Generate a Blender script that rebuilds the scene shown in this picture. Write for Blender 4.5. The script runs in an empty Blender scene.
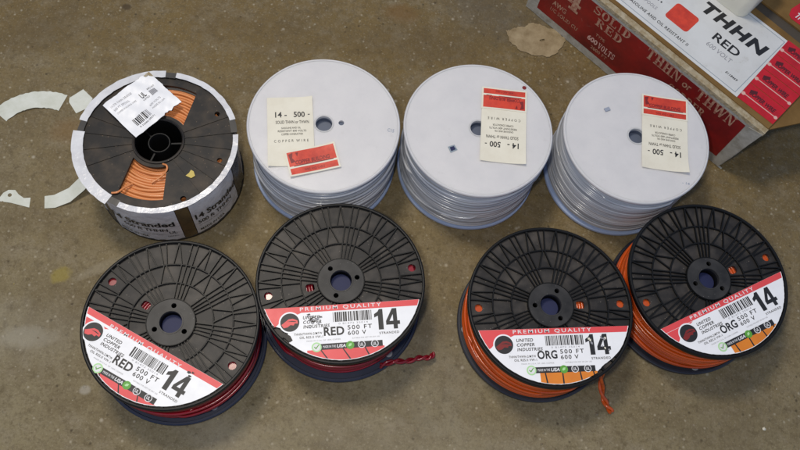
import bpy, bmesh, math, random
from mathutils import Vector, Matrix
PI = math.pi
R_ = math.radians
rnd = random.Random(7)
scn = bpy.context.scene
COL = scn.collection

# ------------------------------------------------------------------ materials
MATS = {}
def mat(name, color, rough=.5, spec=.5, metal=0., coat=0., sss=0., noise=None, bump=None, trans=0., alpha=None):
    """noise=(scale, dark colour, amount, detail); bump=(scale, strength, distance)"""
    if name in MATS: return MATS[name]
    m = bpy.data.materials.new(name); m.use_nodes = True
    nt = m.node_tree; b = nt.nodes['Principled BSDF']
    b.inputs['Base Color'].default_value = (*color, 1)
    b.inputs['Roughness'].default_value = rough
    b.inputs['Specular IOR Level'].default_value = spec
    b.inputs['Metallic'].default_value = metal
    b.inputs['Coat Weight'].default_value = coat
    b.inputs['Coat Roughness'].default_value = .15
    if sss:
        b.inputs['Subsurface Weight'].default_value = sss
        b.inputs['Subsurface Radius'].default_value = (1, .9, .95)
        b.inputs['Subsurface Scale'].default_value = .006
    if trans: b.inputs['Transmission Weight'].default_value = trans
    tc = nt.nodes.new('ShaderNodeTexCoord')
    if noise:
        sc, c2, amt, det = noise
        n = nt.nodes.new('ShaderNodeTexNoise'); n.inputs['Scale'].default_value = sc; n.inputs['Detail'].default_value = det
        n.inputs['Roughness'].default_value = .65
        nt.links.new(tc.outputs['Object'], n.inputs['Vector'])
        r = nt.nodes.new('ShaderNodeMapRange'); r.inputs[1].default_value = .38; r.inputs[2].default_value = .68
        r.inputs[3].default_value = 0; r.inputs[4].default_value = amt
        nt.links.new(n.outputs['Fac'], r.inputs[0])
        mx = nt.nodes.new('ShaderNodeMix'); mx.data_type = 'RGBA'
        mx.inputs[6].default_value = (*color, 1); mx.inputs[7].default_value = (*c2, 1)
        nt.links.new(r.outputs[0], mx.inputs[0]); nt.links.new(mx.outputs[2], b.inputs['Base Color'])
        r2 = nt.nodes.new('ShaderNodeMapRange'); r2.inputs[3].default_value = rough*.8; r2.inputs[4].default_value = min(1, rough*1.3)
        nt.links.new(n.outputs['Fac'], r2.inputs[0]); nt.links.new(r2.outputs[0], b.inputs['Roughness'])
    if bump:
        sc, st, di = bump
        n = nt.nodes.new('ShaderNodeTexNoise'); n.inputs['Scale'].default_value = sc; n.inputs['Detail'].default_value = 6
        nt.links.new(tc.outputs['Object'], n.inputs['Vector'])
        bp = nt.nodes.new('ShaderNodeBump'); bp.inputs['Strength'].default_value = st; bp.inputs['Distance'].default_value = di
        nt.links.new(n.outputs['Fac'], bp.inputs['Height']); nt.links.new(bp.outputs[0], b.inputs['Normal'])
    MATS[name] = m
    return m

def dusty(name, color, dust, rough, amt=.5, scale=900, patch=45, spec=.5):
    """dark plastic with fine pale dust specks and soft scuffs"""
    m = mat(name, color, rough, spec); nt = m.node_tree; b = nt.nodes['Principled BSDF']
    tc = nt.nodes.new('ShaderNodeTexCoord')
    v = nt.nodes.new('ShaderNodeTexVoronoi'); v.inputs['Scale'].default_value = scale*.45
    nt.links.new(tc.outputs['Object'], v.inputs['Vector'])
    r = nt.nodes.new('ShaderNodeMapRange'); r.inputs[1].default_value = .10; r.inputs[2].default_value = .24
    r.inputs[3].default_value = 1; r.inputs[4].default_value = 0
    nt.links.new(v.outputs['Distance'], r.inputs[0])
    sep = nt.nodes.new('ShaderNodeSeparateColor'); nt.links.new(v.outputs['Color'], sep.inputs[0])
    g = nt.nodes.new('ShaderNodeMath'); g.operation = 'GREATER_THAN'; g.inputs[1].default_value = .86
    nt.links.new(sep.outputs[0], g.inputs[0])
    mu = nt.nodes.new('ShaderNodeMath'); mu.operation = 'MULTIPLY'
    nt.links.new(r.outputs[0], mu.inputs[0]); nt.links.new(g.outputs[0], mu.inputs[1])
    n = nt.nodes.new('ShaderNodeTexNoise'); n.inputs['Scale'].default_value = patch; n.inputs['Detail'].default_value = 7
    nt.links.new(tc.outputs['Object'], n.inputs['Vector'])
    r2 = nt.nodes.new('ShaderNodeMapRange'); r2.inputs[1].default_value = .42; r2.inputs[2].default_value = .75; r2.inputs[4].default_value = .35
    nt.links.new(n.outputs['Fac'], r2.inputs[0])
    ad = nt.nodes.new('ShaderNodeMath'); ad.operation = 'MAXIMUM'
    nt.links.new(mu.outputs[0], ad.inputs[0]); nt.links.new(r2.outputs[0], ad.inputs[1])
    m2 = nt.nodes.new('ShaderNodeMath'); m2.operation = 'MULTIPLY'; m2.inputs[1].default_value = amt
    nt.links.new(ad.outputs[0], m2.inputs[0])
    mx = nt.nodes.new('ShaderNodeMix'); mx.data_type = 'RGBA'
    mx.inputs[6].default_value = (*color, 1); mx.inputs[7].default_value = (*dust, 1)
    nt.links.new(m2.outputs[0], mx.inputs[0]); nt.links.new(mx.outputs[2], b.inputs['Base Color'])
    return m

def wire_mat(name, color, c2, rough=.25):
    m = mat(name, color, rough, .5, coat=.3); nt = m.node_tree; b = nt.nodes['Principled BSDF']
    tc = nt.nodes.new('ShaderNodeTexCoord'); mp = nt.nodes.new('ShaderNodeMapping')
    mp.inputs['Scale'].default_value = (9, 9, 260)
    nt.links.new(tc.outputs['Object'], mp.inputs[0])
    n = nt.nodes.new('ShaderNodeTexNoise'); n.inputs['Scale'].default_value = 1; n.inputs['Detail'].default_value = 3
    nt.links.new(mp.outputs[0], n.inputs['Vector'])
    r = nt.nodes.new('ShaderNodeMapRange'); r.inputs[1].default_value = .35; r.inputs[2].default_value = .65
    nt.links.new(n.outputs['Fac'], r.inputs[0])
    mx = nt.nodes.new('ShaderNodeMix'); mx.data_type = 'RGBA'
    mx.inputs[6].default_value = (*color, 1); mx.inputs[7].default_value = (*c2, 1)
    nt.links.new(r.outputs[0], mx.inputs[0]); nt.links.new(mx.outputs[2], b.inputs['Base Color'])
    return m

BLACK_WEB = dusty('black_plastic_web', (.022, .020, .019), (.20, .17, .14), .45, .75, 900, 60, spec=.25)
BLACK_RIB = mat('black_plastic_rib', (.0055, .0055, .0055), .42, .25)
BLACK_HUB = dusty('black_plastic_hub', (.020, .0195, .0195), (.17, .16, .15), .42, .6, spec=.25)
BLACK_BLUE_SHADE = dusty('black_plastic_blue_shade', (.012, .019, .046), (.08, .09, .13), .35, .35)  # black plastic of the lower flanges, bluish shade put into its colour
BLACK_GREY_SHADE = dusty('black_plastic_grey_shade', (.018, .021, .032), (.09, .09, .11), .4, .4)  # same plastic under the orange wire, with a greyer shade painted in
NAVY = mat('navy_shade_and_mark', (.018, .023, .075), .55, .3)  # painted shade inside the black bores; also colours the blue tape mark
WHITE_PL = mat('white_plastic', (.655, .635, .625), .36, .5, sss=.4, noise=(26, (.58, .565, .565), .75, 7), bump=(22, .10, .004))
def dirty(m, scale, col, lo, hi, amt):
    nt = m.node_tree; b = nt.nodes['Principled BSDF']; old = b.inputs['Base Color'].links[0].from_socket
    tc = nt.nodes.new('ShaderNodeTexCoord'); n = nt.nodes.new('ShaderNodeTexNoise'); n.inputs['Scale'].default_value = scale; n.inputs['Detail'].default_value = 9; n.inputs['Roughness'].default_value = .72
    nt.links.new(tc.outputs['Object'], n.inputs['Vector'])
    r = nt.nodes.new('ShaderNodeMapRange'); r.inputs[1].default_value = lo; r.inputs[2].default_value = hi; r.inputs[4].default_value = amt; nt.links.new(n.outputs['Fac'], r.inputs[0])
    mx = nt.nodes.new('ShaderNodeMix'); mx.data_type = 'RGBA'; mx.inputs[7].default_value = (*col, 1)
    nt.links.new(r.outputs[0], mx.inputs[0]); nt.links.new(old, mx.inputs[6]); nt.links.new(mx.outputs[2], b.inputs['Base Color'])
dirty(WHITE_PL, 60, (.40, .38, .36), .60, .80, .45)
WHITE_MARK = mat('grey_moulding', (.30, .33, .40), .5)
WHITE_PL_SHADE = mat('white_plastic_blue_shade', (.36, .45, .66), .3, .5, sss=.3)  # white plastic of the lower flanges, blue ambient shade put into its colour
BORE_SHADE = mat('bore_slate_shade', (.095, .115, .165), .5)  # bores of the white spools, their slate shade put into the colour
RED_WIRE = wire_mat('red_wire', (.32, .007, .018), (.17, .004, .011))
ORANGE_WIRE = wire_mat('orange_wire', (.66, .105, .010), (.44, .055, .006))
WHITE_WIRE = wire_mat('white_wire', (.58, .595, .63), (.29, .31, .35), .2)
TAN_WIRE = wire_mat('pale_orange_wire', (.74, .29, .10), (.60, .20, .055), .4)
PAPER = mat('label_paper', (.86, .86, .87), .42, .5, noise=(60, (.76, .76, .77), .5, 5))
CREAM = mat('cream_paper', (.74, .70, .58), .6, .3, noise=(50, (.66, .61, .49), .6, 4))
INK = mat('black_ink', (.012, .012, .013), .5)
GREYINK = mat('grey_ink', (.28, .28, .30), .6)
WHITEINK = mat('white_ink', (.74, .73, .73), .5)
PALE_INK = mat('pale_pink_ink', (.66, .40, .34), .6)
REDINK = mat('red_ink', (.74, .070, .075), .42, noise=(40, (.64, .06, .06), .6, 4))
REDORG = mat('orange_red_ink', (.66, .055, .022), .45, noise=(90, (.45, .03, .015), .9, 5))
ORANGEINK = mat('orange_ink', (.72, .22, .015), .45, noise=(60, (.6, .16, .012), .6, 4))
GREENINK = mat('green_ink', (.10, .34, .035), .5)
PALEGREEN = mat('pale_green_ink', (.42, .70, .33), .5)
DARKRED = mat('dark_red_ink', (.20, .012, .010), .5)
USED_BLACK = dusty('scuffed_black_plastic', (.012, .0105, .0095), (.15, .105, .065), .5, .8, 800, 70, spec=.3)
TAPE = mat('brown_packing_tape', (.13, .085, .035), .22, .5, noise=(60, (.07, .05, .025), .8, 5))
TAPE_DARK = mat('dark_tape', (.065, .058, .048), .25, .5, noise=(60, (.03, .028, .025), .8, 5))
FILM = mat('white_film', (.70, .70, .71), .22, .5, noise=(45, (.52, .51, .52), .8, 5), bump=(70, .4, .003))
SCRAP = mat('scrap_paper', (.70, .71, .63), .5, .4, noise=(40, (.54, .55, .45), .8, 5))
KRAFT = mat('kraft_card', (.20, .115, .036), .75, .2, noise=(35, (.13, .07, .021), .8, 6), bump=(300, .15, .001))
KRAFT_GAP_SHADE = mat('kraft_slit_shade', (.075, .062, .048), .8, .2)  # kraft darkened to paint the shade in the slit between the flaps
CARDPALE = mat('worn_card_edge', (.42, .36, .25), .8, .2, noise=(130, (.24, .17, .08), .95, 6), bump=(400, .5, .002))
CARD_WHITE = mat('white_card', (.46, .44, .39), .7, .3, noise=(120, (.30, .28, .23), .8, 6))
CARTON_RED = mat('carton_red', (.29, .013, .011), .42, .45, noise=(17, (.13, .010, .009), 1.0, 6))
LETTER_TAN = mat('carton_letter_print', (.52, .33, .22), .65, noise=(240, (.27, .03, .022), .85, 5))
dirty(CARTON_RED, 110, (.42, .24, .19), .62, .74, .6); dirty(CARD_WHITE, 45, (.20, .17, .12), .52, .72, .7)
LABEL_GREY = mat('carton_label_paper', (.64, .645, .63), .5, .4, noise=(25, (.54, .54, .52), .7, 4))
dirty(LABEL_GREY, 70, (.36, .33, .27), .60, .78, .6)
LINE_BLUE = mat('label_border_ink', (.24, .29, .33), .6)
STICKER_RED = mat('sticker_red', (.54, .009, .017), .25, .5, noise=(60, (.36, .006, .012), .7, 4))
STICKER_DARK = mat('sticker_dark_print', (.08, .005, .008), .5)
CREAM_PL = mat('cream_plastic', (.80, .77, .64), .4, .5)
TORN = mat('torn_card', (.37, .29, .175), .85, .2, noise=(55, (.22, .16, .085), .95, 7), bump=(120, .5, .002))
DIRT = mat('grit', (.26, .21, .14), .8, noise=(300, (.12, .09, .05), .8, 2))
YELLOWBIT = mat('yellow_scrap', (.55, .42, .10), .6)

# ------------------------------------------------------------------ mesh builder
def clip(poly, clipper):
    out = [tuple(p) for p in poly]
    for i in range(len(clipper)):
        a, b = clipper[i], clipper[(i+1) % len(clipper)]
        ins = lambda p: (b[0]-a[0])*(p[1]-a[1])-(b[1]-a[1])*(p[0]-a[0]) >= -1e-12
        src, out = out, []
        for j in range(len(src)):
            p, q = src[j-1], src[j]
            ip, iq = ins(p), ins(q)
            if ip != iq:
                d1 = (b[0]-a[0])*(p[1]-a[1])-(b[1]-a[1])*(p[0]-a[0])
                d2 = (b[0]-a[0])*(q[1]-a[1])-(b[1]-a[1])*(q[0]-a[0])
                t = d1/(d1-d2); out.append((p[0]+t*(q[0]-p[0]), p[1]+t*(q[1]-p[1])))
            if iq: out.append(q)
        if not out: return []
    return out

def circle(cx, cy, r, n=48, a0=0, a1=2*PI):
    return [(cx+r*math.cos(a0+(a1-a0)*i/n), cy+r*math.sin(a0+(a1-a0)*i/n)) for i in range(n)]

TEXT_CACHE = {}
def text_mesh(body, bold=0., spacing=1., shear=0.):
    key = (body, bold, spacing, shear)
    if key in TEXT_CACHE: return TEXT_CACHE[key]
    c = bpy.data.curves.new('lettering', 'FONT'); c.body = body; c.size = 1; c.offset = bold
    c.space_character = spacing; c.shear = shear; c.resolution_u = 3
    o = bpy.data.objects.new('lettering', c); COL.objects.link(o)
    dg = bpy.context.evaluated_depsgraph_get(); dg.update()
    me = bpy.data.meshes.new_from_object(o.evaluated_get(dg))
    v = [tuple(x.co[:2]) for x in me.vertices]; f = [tuple(p.vertices) for p in me.polygons]
    bpy.data.objects.remove(o); bpy.data.curves.remove(c); bpy.data.meshes.remove(me)
    xs = [p[0] for p in v]; ys = [p[1] for p in v]
    TEXT_CACHE[key] = (v, f, min(xs), max(xs), min(ys), max(ys))
    return TEXT_CACHE[key]

class MB:
    def __init__(s): s.v = []; s.f = []; s.m = []; s.mats = []
    def mi(s, m):
        if m not in s.mats: s.mats.append(m)
        return s.mats.index(m)
    def add(s, vs, fs, m, M=None):
        o = len(s.v); k = s.mi(m)
        for p in vs:
            p = Vector(p)
            s.v.append(M @ p if M else p)
        for f in fs: s.f.append([i+o for i in f]); s.m.append(k)
    def poly(s, pts, z, m, M=None):
        if len(pts) < 3: return
        s.add([(p[0], p[1], z) for p in pts], [range(len(pts))], m, M)
    def rect(s, x0, y0, x1, y1, z, m, M=None): s.poly([(x0, y0), (x1, y0), (x1, y1), (x0, y1)], z, m, M)
    def text(s, body, x0, y0, w, h, z, m, bold=0., spacing=1., shear=0., M=None, flip=False):
        v, f, a, b, c, d = text_mesh(body, bold, spacing, shear)
        P = []
        for p in v:
            x = (p[0]-a)/(b-a)*w; y = (p[1]-c)/(d-c)*h
            if flip: x, y = w-x, h-y
            P.append((x0+x, y0+y, z))
        s.add(P, f, m, M)
    def box(s, c, d, m, M=None):
        x, y, z = [k/2 for k in d]
        vs = [(c[0]+i*x, c[1]+j*y, c[2]+k*z) for i in (-1, 1) for j in (-1, 1) for k in (-1, 1)]
        s.add(vs, [(0, 1, 3, 2), (4, 6, 7, 5), (0, 4, 5, 1), (2, 3, 7, 6), (0, 2, 6, 4), (1, 5, 7, 3)], m, M)
    def lathe(s, prof, m, n=144, closed=True, M=None, wob=0.):
        k = len(prof); vs = []; fs = []
        for i in range(n):
            a = 2*PI*i/n
            for r, z in prof: vs.append((r*math.cos(a), r*math.sin(a), z))
        for i in range(n):
            j = (i+1) % n
            for q in range(k if closed else k-1):
                w = (q+1) % k
                fs.append((i*k+q, j*k+q, j*k+w, i*k+w))
        s.add(vs, fs, m, M)
    def tube(s, pts, r, m, seg=6, cap=True, M=None):
        vs = []; fs = []; n = len(pts); pts = [Vector(p) for p in pts]
        for i, p in enumerate(pts):
            t = (pts[min(i+1, n-1)]-pts[max(i-1, 0)]).normalized()
            u = Vector((0, 0, 1)) if abs(t.z) < .9 else Vector((1, 0, 0))
            a = t.cross(u).normalized(); b = a.cross(t)
            rr = r(i) if callable(r) else r
            for k in range(seg):
                an = 2*PI*k/seg
                vs.append(p+a*rr*math.cos(an)+b*rr*math.sin(an))
        for i in range(n-1):
            for k in range(seg):
                l = (k+1) % seg
                fs.append((i*seg+k, i*seg+l, (i+1)*seg+l, (i+1)*seg+k))
        if cap:
            fs.append(tuple(range(seg))[::-1]); fs.append(tuple(range((n-1)*seg, n*seg)))
        s.add(vs, fs, m, M)
    def plate(s, outer, holes, z0, z1, m, M=None):
        bm = bmesh.new(); loops = []
        for lp in [outer]+holes:
            vs = [bm.verts.new((p[0], p[1], 0)) for p in lp]; loops.append(vs)
            for i in range(len(vs)): bm.edges.new((vs[i-1], vs[i]))
        bmesh.ops.triangle_fill(bm, use_beauty=True, use_dissolve=False, edges=bm.edges[:], normal=(0, 0, 1))
        bm.verts.index_update(); n = len(bm.verts)
        vs = [(v.co.x, v.co.y, z1) for v in bm.verts]+[(v.co.x, v.co.y, z0) for v in bm.verts]
        fs = []
        for f in bm.faces:
            ids = [v.index for v in f.verts]
            if f.normal.z < 0: ids = ids[::-1]
            fs.append(tuple(ids)); fs.append(tuple(i+n for i in ids[::-1]))
        for lp in loops:
            for i in range(len(lp)):
                a, b = lp[i-1].index, lp[i].index
                fs.append((a, b, b+n, a+n))
        bm.free(); s.add(vs, fs, m, M)
    def build(s, name, parent=None, loc=(0, 0, 0), rotz=0, smooth=None):
        me = bpy.data.meshes.new(name); me.from_pydata([tuple(v) for v in s.v], [], s.f)
        for m in s.mats: me.materials.append(m)
        me.polygons.foreach_set('material_index', s.m)
        if smooth:
            me.polygons.foreach_set('use_smooth', [True]*len(s.f))
            me.update()
            bm = bmesh.new(); bm.from_mesh(me); bmesh.ops.recalc_face_normals(bm, faces=bm.faces[:]); bm.to_mesh(me); bm.free()
            me.set_sharp_from_angle(angle=R_(smooth))
        me.update()
        o = bpy.data.objects.new(name, me); COL.objects.link(o)
        o.location = loc; o.rotation_euler = (0, 0, rotz)
        if parent: o.parent = parent
        return o

def tag(o, label, cat, group=None):
    o['label'] = label; o['category'] = cat
    if group: o['group'] = group
    return o
def empty(name, loc, rz, label, cat, group=None):
    o = bpy.data.objects.new(name, None); COL.objects.link(o); o.empty_display_size = .02
    o.location = loc; o.rotation_euler = (0, 0, rz)
    return tag(o, label, cat, group)

# ------------------------------------------------------------------ windings
def winding(r, z0, z1, wr, m, seed, cross=5, turns=None, jr=.0006, inner=False):
    rg = random.Random(seed); mb = MB()
    turns = turns or int((z1-z0)/(wr*1.92)); n = 110
    ph = [(rg.uniform(0, 6.28), rg.uniform(0, 6.28), rg.uniform(.3, 1)) for _ in range(turns+1)]
    off = [rg.uniform(-1, 1)*jr for _ in range(turns+2)]
    pts = []
    for i in range(turns*n+1):
        t = i/n; k = int(t) if t < turns else turns; fr = t-int(t); a = 2*PI*t
        p = ph[min(k, turns)]
        rr = r+off[k]*(1-fr)+off[min(k+1, turns+1)]*fr + .00025*math.sin(3*a+p[0]*0+k*.0)*1
        zz = z0+wr+(z1-z0-2*wr)*(t/turns)+.0004*math.sin(2*a+1.3)+.0003*math.sin(5*a)
        pts.append((rr*math.cos(a), rr*math.sin(a), zz))
    mb.tube(pts, wr, m, 6)
    for c in range(cross):                                   # strands of the top layer that cross the others
        a0 = rg.uniform(0, 6.28); L = rg.uniform(1.2, 4.2); za = rg.uniform(z0+.004, z1-.004)
        zb = min(z1-.003, max(z0+.003, za+rg.uniform(-.022, .022))); q = []
        for i in range(60):
            u = i/59; a = a0+L*u; lift = min(1, min(u, 1-u)*9)
            rr = r-wr*.8+lift*wr*2.5
            q.append((rr*math.cos(a), rr*math.sin(a), za+(zb-za)*u))
        mb.tube(q, wr, m, 6)
    mb.lathe([(r-wr*.4, z0), (r-wr*.4, z1), (r-.012, z1), (r-.012, z0)], m, 64)
    if inner:
        for k in range(6):
            rr = .0288+k*.0026; mb.tube([(rr*math.cos(2*PI*i/60), rr*math.sin(2*PI*i/60), z1-.0012-.0006*(k % 2)) for i in range(61)], wr, m, 6, cap=False)
    return mb

def twisted_tail(ctrl, m, wr=.0013, tw=7, single=False):
    mb = MB(); C = [Vector(c) for c in ctrl]; N = 70; P = []
    def cr(t):
        k = min(int(t), len(C)-2); u = t-k
        p0, p1, p2, p3 = C[max(k-1, 0)], C[k], C[k+1], C[min(k+2, len(C)-1)]
        return .5*((2*p1)+(p2-p0)*u+(2*p0-5*p1+4*p2-p3)*u*u+(3*p1-p0-3*p2+p3)*u**3)
    for i in range(N): P.append(cr((len(C)-1)*i/(N-1)))
    for s in ((0,) if single else (0, PI)):
        q = []
        for i, p in enumerate(P):
            t = (P[min(i+1, N-1)]-P[max(i-1, 0)]).normalized(); a = t.cross(Vector((0, 0, 1))).normalized(); b = a.cross(t)
            an = s+tw*2*PI*i/N; d = 0 if single else wr*.95
            q.append(p+a*d*math.cos(an)+b*d*math.sin(an))
        mb.tube(q, wr, m, 8)
    return mb

# ------------------------------------------------------------------ black ribbed spools
HB, RB = .0769, .0825
LOGO_RIB = None
def black_flange():
    mb = MB(); zf = HB-.0068
    def rrect(cx, cy, w, h): return [(cx-w, cy-h*.6), (cx-w*.6, cy-h), (cx+w*.6, cy-h), (cx+w, cy-h*.6), (cx+w, cy+h*.6), (cx+w*.6, cy+h), (cx-w*.6, cy+h), (cx-w, cy+h*.6)]
    holes = [circle(.0715, 0, .0040, 20), circle(-.0715, 0, .0040, 20), rrect(.0305, 0, .0042, .0038), circle(0, 0, .021, 48)]
    mb.plate(circle(0, 0, .0808, 128), holes, zf, zf+.003, BLACK_WEB)
    # rounded outer rim
    mb.lathe([(.0796, zf-.0004), (.0796, HB-.0009), (.0801, HB-.0002), (.0808, HB), (.0817, HB-.0002), (.0824, HB-.0009), (RB, HB-.002), (RB, zf+.001), (.0818, zf-.0004)], BLACK_RIB, 160)
    top = zf+.0056
    for r in (.0392, .0578):
        mb.lathe([(r-.0006, zf+.0028), (r-.0006, top-.0003), (r-.0003, top), (r+.0003, top), (r+.0006, top-.0003), (r+.0006, zf+.0028)], BLACK_RIB, 128)
    def rib(r0, a0, r1, a1, w=.0014, z=top-.0001):
        p = Vector((r0*math.cos(a0), r0*math.sin(a0), 0)); q = Vector((r1*math.cos(a1), r1*math.sin(a1), 0))
        d = (q-p).normalized(); n = Vector((-d.y, d.x, 0))*w/2; z0 = zf+.0029
        A, B, C2, D = p-n, q-n, q+n, p+n
        vs = [(*x[:2], z0) for x in (A, B, C2, D)]+[(*x[:2], z) for x in (A*1+n*.3, B+n*.3, C2-n*.3, D-n*.3)]
        mb.add(vs, [(4, 5, 6, 7), (0, 1, 5, 4), (1, 2, 6, 5), (2, 3, 7, 6), (3, 0, 4, 7)], BLACK_RIB)
    for k in range(8):
        c = R_(22.5+45*k)
        for t in (-1.5, -.5, .5, 1.5):                       # four near-parallel ribs from the hub
            e0 = t*R_(7.2); e1 = t*R_(5.6); e2 = t*R_(4.6)
            rib(.0225, c+e0*1.05, .0392, c+e1*1.05)
            rib(.0392, c+e1*1.05, .0578, c+e2*1.02)
            if abs(t) < 1: rib(.0578, c+e2*1.02, .0800, c+t*R_(4.2))
        g = c+R_(22.5); hole = k in (3, 7)
        if not hole:
            rib(.0392, g-R_(9.5), .0578, g-R_(1.0)); rib(.0392, g+R_(9.5), .0578, g+R_(1.0))
            rib(.0578, g-R_(1.6), .0800, g-R_(2.2)); rib(.0578, g+R_(1.6), .0800, g+R_(2.4))
        else:
            rib(.0392, g-R_(9), .0578, g-R_(8)); rib(.0392, g+R_(9), .0578, g+R_(8))
            for s in (-1, 1): rib(.0578, g+s*R_(6), .0800, g+s*R_(6))
        for s in (-1, 1):
            rib(.0578, g-s*R_(15.5), .0800, g-s*R_(11.5)); rib(.0578, g-s*R_(7.5), .0800, g-s*R_(11.0))
    return mb
def black_hub():
    mb = MB(); zf = HB-.0068
    holes = [circle(0, 0, .0105, 40)]+[circle(.0160*math.cos(R_(a)), .0160*math.sin(R_(a)), .0025, 18) for a in (61, 180, 299)]
    mb.plate(circle(0, 0, .0222, 72), holes, zf+.0030, zf+.0066, BLACK_HUB)
    mb.lathe([(.0222, zf+.002), (.0222, zf+.0062), (.0225, zf+.0071), (.0229, zf+.0071), (.0233, zf+.0060), (.0233, zf+.002)], BLACK_RIB, 96)
    mb.lathe([(.0107, zf+.0060), (.0107, zf+.0069), (.0118, zf+.0069), (.0122, zf+.0060)], BLACK_HUB, 48)
    mb.lathe([(.0108, zf+.0035), (.0108, .006), (.0124, .006), (.0124, zf+.0032)], BLACK_RIB, 48)
    return mb

def black_label(color, word, d, tears, seed, shift=(0, 0)):
    """the printed segment label, in millimetres from the hub centre with x along the red band"""
    rg = random.Random(seed)
    mb = MB(); M = Matrix.Scale(.001, 4); z0 = (HB-.0068+.0056)*1000; RL = 78.6
    a = math.asin(d/RL)
    disc = circle(0, 0, RL, 180)
    seg = [(RL*math.cos(t), RL*math.sin(t)) for t in [PI+a+(PI-2*a)*i/90 for i in range(91)]]
    V = lambda v: -d-.9*v
    M = M @ Matrix.Translation((shift[0], shift[1], 0)); M0 = Matrix.Scale(.001, 4)
    sx_, sy_ = shift
    # paper body with a real thickness and a worn edge
    out = []
    for i, (x, y) in enumerate(seg):
        k = 1-rg.random()*.004
        for (tx, depth, wid) in tears:
            if abs(x-tx) < wid: k -= depth*(1-abs(x-tx)/wid)/RL
        out.append((x*k, y*k))
    mb.plate([(p[0], p[1]) for p in out], [], z0+.05, z0+.30, PAPER, M0)
    zr, zk, zt = z0+.36, z0+.42, z0+.50
    def P(poly, z, m, cl=disc, band=False):
        if not band: poly = [(x+sx_, y+sy_) for x, y in poly]
        mb.poly(clip(poly, cl), z, m, M0)
    # red band and the red field left of the emblem
    inner = circle(0, 0, RL-.7, 180)
    P([(-90, V(6.6)), (90, V(6.6)), (90, V(0)), (-90, V(0))], zr, REDINK, inner, True)
    P([(-90, V(24)), (-70, V(24)), (-63, V(19)), (-61.5, V(17)), (-40, V(6.6)), (-90, V(6.6))], zr+.03, REDINK, inner)
    mb.text('PREMIUM QUALITY', -41, V(5.5), 78, 4.3, zk, WHITEINK, .012, 1.35, M=M)
    # round emblem: white ring, dark disc, red fist-like bolt
    mb.poly(circle(-51, V(16.5), 10.4, 40), zr+.045, PAPER, M)
    mb.poly(circle(-51, V(16.5), 9.0, 40), zk+.02, INK, M)
    lg = [(-8, -2), (-3.5, 1.5), (-1, 3.5), (3, 3.8), (7.2, 1.8), (7.6, -1.5), (4.5, -1.2), (3.6, -3.2), (.5, -2.6), (-2.4, -4.8), (-6, -5.4)]
    mb.poly([(-51+x, V(16.5)+y*.95) for x, y in lg], zt, DARKRED if color == 'o' and d > .022*1000 else REDINK, M)
    mb.poly([(-51+x, V(16.5)+y) for x, y in [(-3, .8), (2, 1.6), (6, .8), (5.6, .2), (1, .7)]], zt+.05, INK, M)
    for i, w in enumerate(('UNITED', 'COPPER', 'INDUSTRIES')):
        mb.text(w, -38.5, V(14.0+5*i), (16.5, 17.5, 25)[i], 3.2, zk, INK, .022, 1.12, .18, M=M)
    # bar code
    x = -10
    while x < 27:
        w = rg.choice((.45, .45, .8, 1.2, 1.6)); mb.rect(x, V(19), min(x+w, 27.5), V(8.2), zk, INK, M); x += w+rg.choice((.5, .5, .8, 1.2))
    mb.text('0 81472 35014', -5, V(22), 28, 1.7, zk, GREYINK, 0, 1.2, M=M)
    mb.text(word, -19.5, V(33.4), 19.5, 8.4, zk, INK, .03, 1.05, M=M)
    mb.text('500 FT', 3.2, V(28.2), 23.5, 4.2, zk, INK, .014, 1.25, M=M)
    mb.text('600 V', 3.2, V(34.2), 17.5, 4.2, zk, INK, .014, 1.2, M=M)
    # the big 14, drawn as two heavy condensed figures
    mb.poly([(33.0, V(30.5)), (37.8, V(30.5)), (37.8, V(8)), (34.4, V(8)), (33.0, V(10.6)), (29.4, V(13.2)), (29.4, V(17)), (33.0, V(15.2))], zk, INK, M)
    mb.poly([(47.4, V(30.5)), (51.4, V(30.5)), (51.4, V(25.8)), (53.8, V(25.8)), (53.8, V(21.8)), (51.4, V(21.8)), (51.4, V(8)), (47.0, V(8)), (40.4, V(21.6)), (40.4, V(25.8)), (47.4, V(25.8))], zk, INK, M)
    mb.poly([(47.4, V(21.8)), (47.4, V(14.6)), (43.9, V(21.8))], zt, PAPER, M)
    mb.text('STRANDED', 33.2, V(35.6), 19, 2.3, zk, INK, .012, 1.15, M=M)
    mb.text('THHN/THWN-2/MTW', -47.5, V(31.2), 26.5, 2.3, zk, INK, .012, 1.1, M=M)
    mb.text('OIL RES.II VW-1', -42.5, V(35.0), 22, 2.3, zk, INK, .012, 1.1, M=M)
    mb.text('MADE IN U.S.A. OF 100% COPPER', -36, V(38.6), 32, 1.3, zk, GREYINK, 0, 1.1, M=M)
    mb.text('SUITABLE FOR WET OR DRY USE', 7, V(38.4), 26, 1.3, zk, GREYINK, 0, 1.1, M=M)
    # coloured field with the ribs telegraphing through, dark strip on top
    cm = REDINK if color == 'r' else ORANGEINK
    x0 = -36 if color == 'r' else -19
    P([(x0, -84), (37, -84), (37, V(47.8)), (x0, V(47.8))], zr, cm, inner)
    for (xa, xb) in ((-14, -12), (3, 3), (20, 22), (33, 36)) if color == 'o' else ((-24, -12), (-3, 8), (18, 26)):
        P([(xa-.6, V(46.8)), (xb-.9, -84), (xb+.9, -84), (xa+.6, V(46.8))], zk, INK, inner)
    P([(-29, V(48.2)), (35.5, V(48.2)), (35.5, V(41.8)), (-29, V(41.8))], zk+.01, INK)
    mb.text('MADE IN THE', -21, V(46.3), 12, 2.3, zt, WHITEINK, .01, M=M)
    mb.text('USA', -8, V(46.9), 8.5, 3.3, zt, WHITEINK, .03, shear=.2, M=M)
    mb.poly(circle(-27, V(45.0), 4.7, 32), zt, PALEGREEN, M)
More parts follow.
